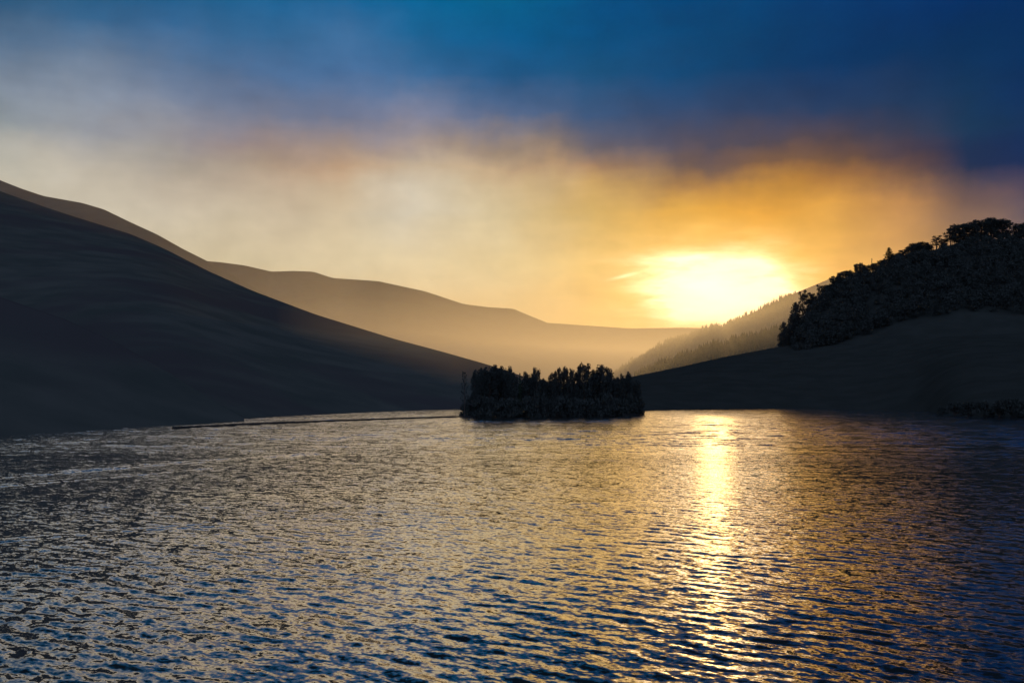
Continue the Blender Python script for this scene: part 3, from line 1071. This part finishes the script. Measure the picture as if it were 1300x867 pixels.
def waterbird(px, py):
    """A small dark bird afloat: body, neck and head in one skin, bill as its part."""
    b = at(px, py, dY(py))
    vs = [(-0.26, 0, 0.10), (-0.17, 0, 0.08), (0.0, 0, 0.06), (0.13, 0, 0.07), (0.19, 0, 0.15), (0.20, 0, 0.25), (0.235, 0, 0.30), (0.28, 0, 0.295)]
    rad = [(0.02, 0.015), (0.07, 0.05), (0.11, 0.085), (0.085, 0.075), (0.045, 0.045), (0.034, 0.034), (0.045, 0.042), (0.028, 0.026)]
    me = bpy.data.meshes.new("waterbird")
    me.from_pydata(vs, [(i, i + 1) for i in range(len(vs) - 1)], [])
    o = link("waterbird", me, loc=(b[0], b[1], 0.02))
    sk = o.modifiers.new("skin", "SKIN")
    for i, v in enumerate(me.skin_vertices[0].data):
        v.radius = rad[i]
        v.use_root = i == 2
    sb = o.modifiers.new("smooth", "SUBSURF")
    sb.levels = sb.render_levels = 2
    me.materials.append(M_bird)
    o.rotation_euler = (0, 0, R(25))
    bm = bmesh.new()
    bmesh.ops.create_cone(bm, segments=10, radius1=0.018, radius2=0.005, depth=0.07, cap_ends=True)
    bl_ = bpy.data.meshes.new("bill")
    bm.to_mesh(bl_)
    bm.free()
    bl_.materials.append(M_bill)
    k = link("bill", bl_, o, (0.335, 0, 0.288))
    k.rotation_euler = (0, R(95), 0)
    return tag(o, "small dark bird floating alone on the water before the spit", "bird")


waterbird(355.5, 544.8)

# ------------------------------------------------------------------ air
HAZE_DENSITY = 0.0000014
MIST_DENSITY = 0.00040


def air(name, plan, z0, z1, density, aniso, color, label):
    """A closed prism of air over a plan outline."""
    me = bpy.data.meshes.new(name)
    n = len(plan)
    V = [(x, y, z0) for x, y in plan] + [(x, y, z1) for x, y in plan]
    me.from_pydata(V, [], [tuple(range(n))[::-1], tuple(range(n, 2 * n))] + [(i, (i + 1) % n, n + (i + 1) % n, n + i) for i in range(n)])
    bm = bmesh.new()
    bm.from_mesh(me)
    bmesh.ops.recalc_face_normals(bm, faces=bm.faces[:])
    bm.to_mesh(me)
    bm.free()
    hm = bpy.data.materials.new(name)
    hm.use_nodes = True
    hn = hm.node_tree
    hn.nodes.clear()
    pv = hn.nodes.new("ShaderNodeVolumePrincipled")
    pv.inputs["Color"].default_value = (*color, 1)
    pv.inputs["Density"].default_value = density
    pv.inputs["Anisotropy"].default_value = aniso
    ho = hn.nodes.new("ShaderNodeOutputMaterial")
    hn.links.new(pv.outputs[0], ho.inputs["Volume"])
    me.materials.append(hm)
    return tag(link(name, me), label, kind="stuff")


PALE = (0.92, 0.90, 0.88)
air("haze", [(-11500, -1200), (11500, -1200), (11500, 16300), (-11500, 16300)], -3.2, 620, HAZE_DENSITY, 0.62, PALE, "thin evening haze over the whole valley")
air("mist", [(4500, 600), (4500, 6000), (-3500, 6000), (-3500, 1560), (-900, 1260), (-520, 1080), (-230, 780), (-60, 600)], -2.7, 140, MIST_DENSITY, 0.62, PALE, "low golden mist lying in the valley behind the island")
air("mist", [(-760, 960), (-270, 690), (-150, 1130), (-260, 1560), (-900, 1640)], 60, 325, 0.00015, 0.62, PALE, "thin wisp of mist drifting between the left hill and its hazy shoulder")
air("mist", [(-102, 440), (-18, 325), (66, 440), (-18, 560)], -2.2, 42, 0.00075, 0.62, PALE, "thin brown mist against the lower end of the left hill beside the island")

# ------------------------------------------------------------------ render settings
scene.view_settings.view_transform = "Standard"
scene.view_settings.look = "None"
scene.view_settings.exposure = 0.0
scene.view_settings.gamma = 1.0
scene.render.engine = "CYCLES"
cy = scene.cycles
cy.max_bounces = 5
cy.diffuse_bounces = 1
cy.glossy_bounces = 3
cy.volume_bounces = 0
cy.transparent_max_bounces = 4
cy.sample_clamp_direct = 1.5
cy.sample_clamp_indirect = 1.7
cy.use_denoising = True
cy.denoiser = "OPENIMAGEDENOISE"
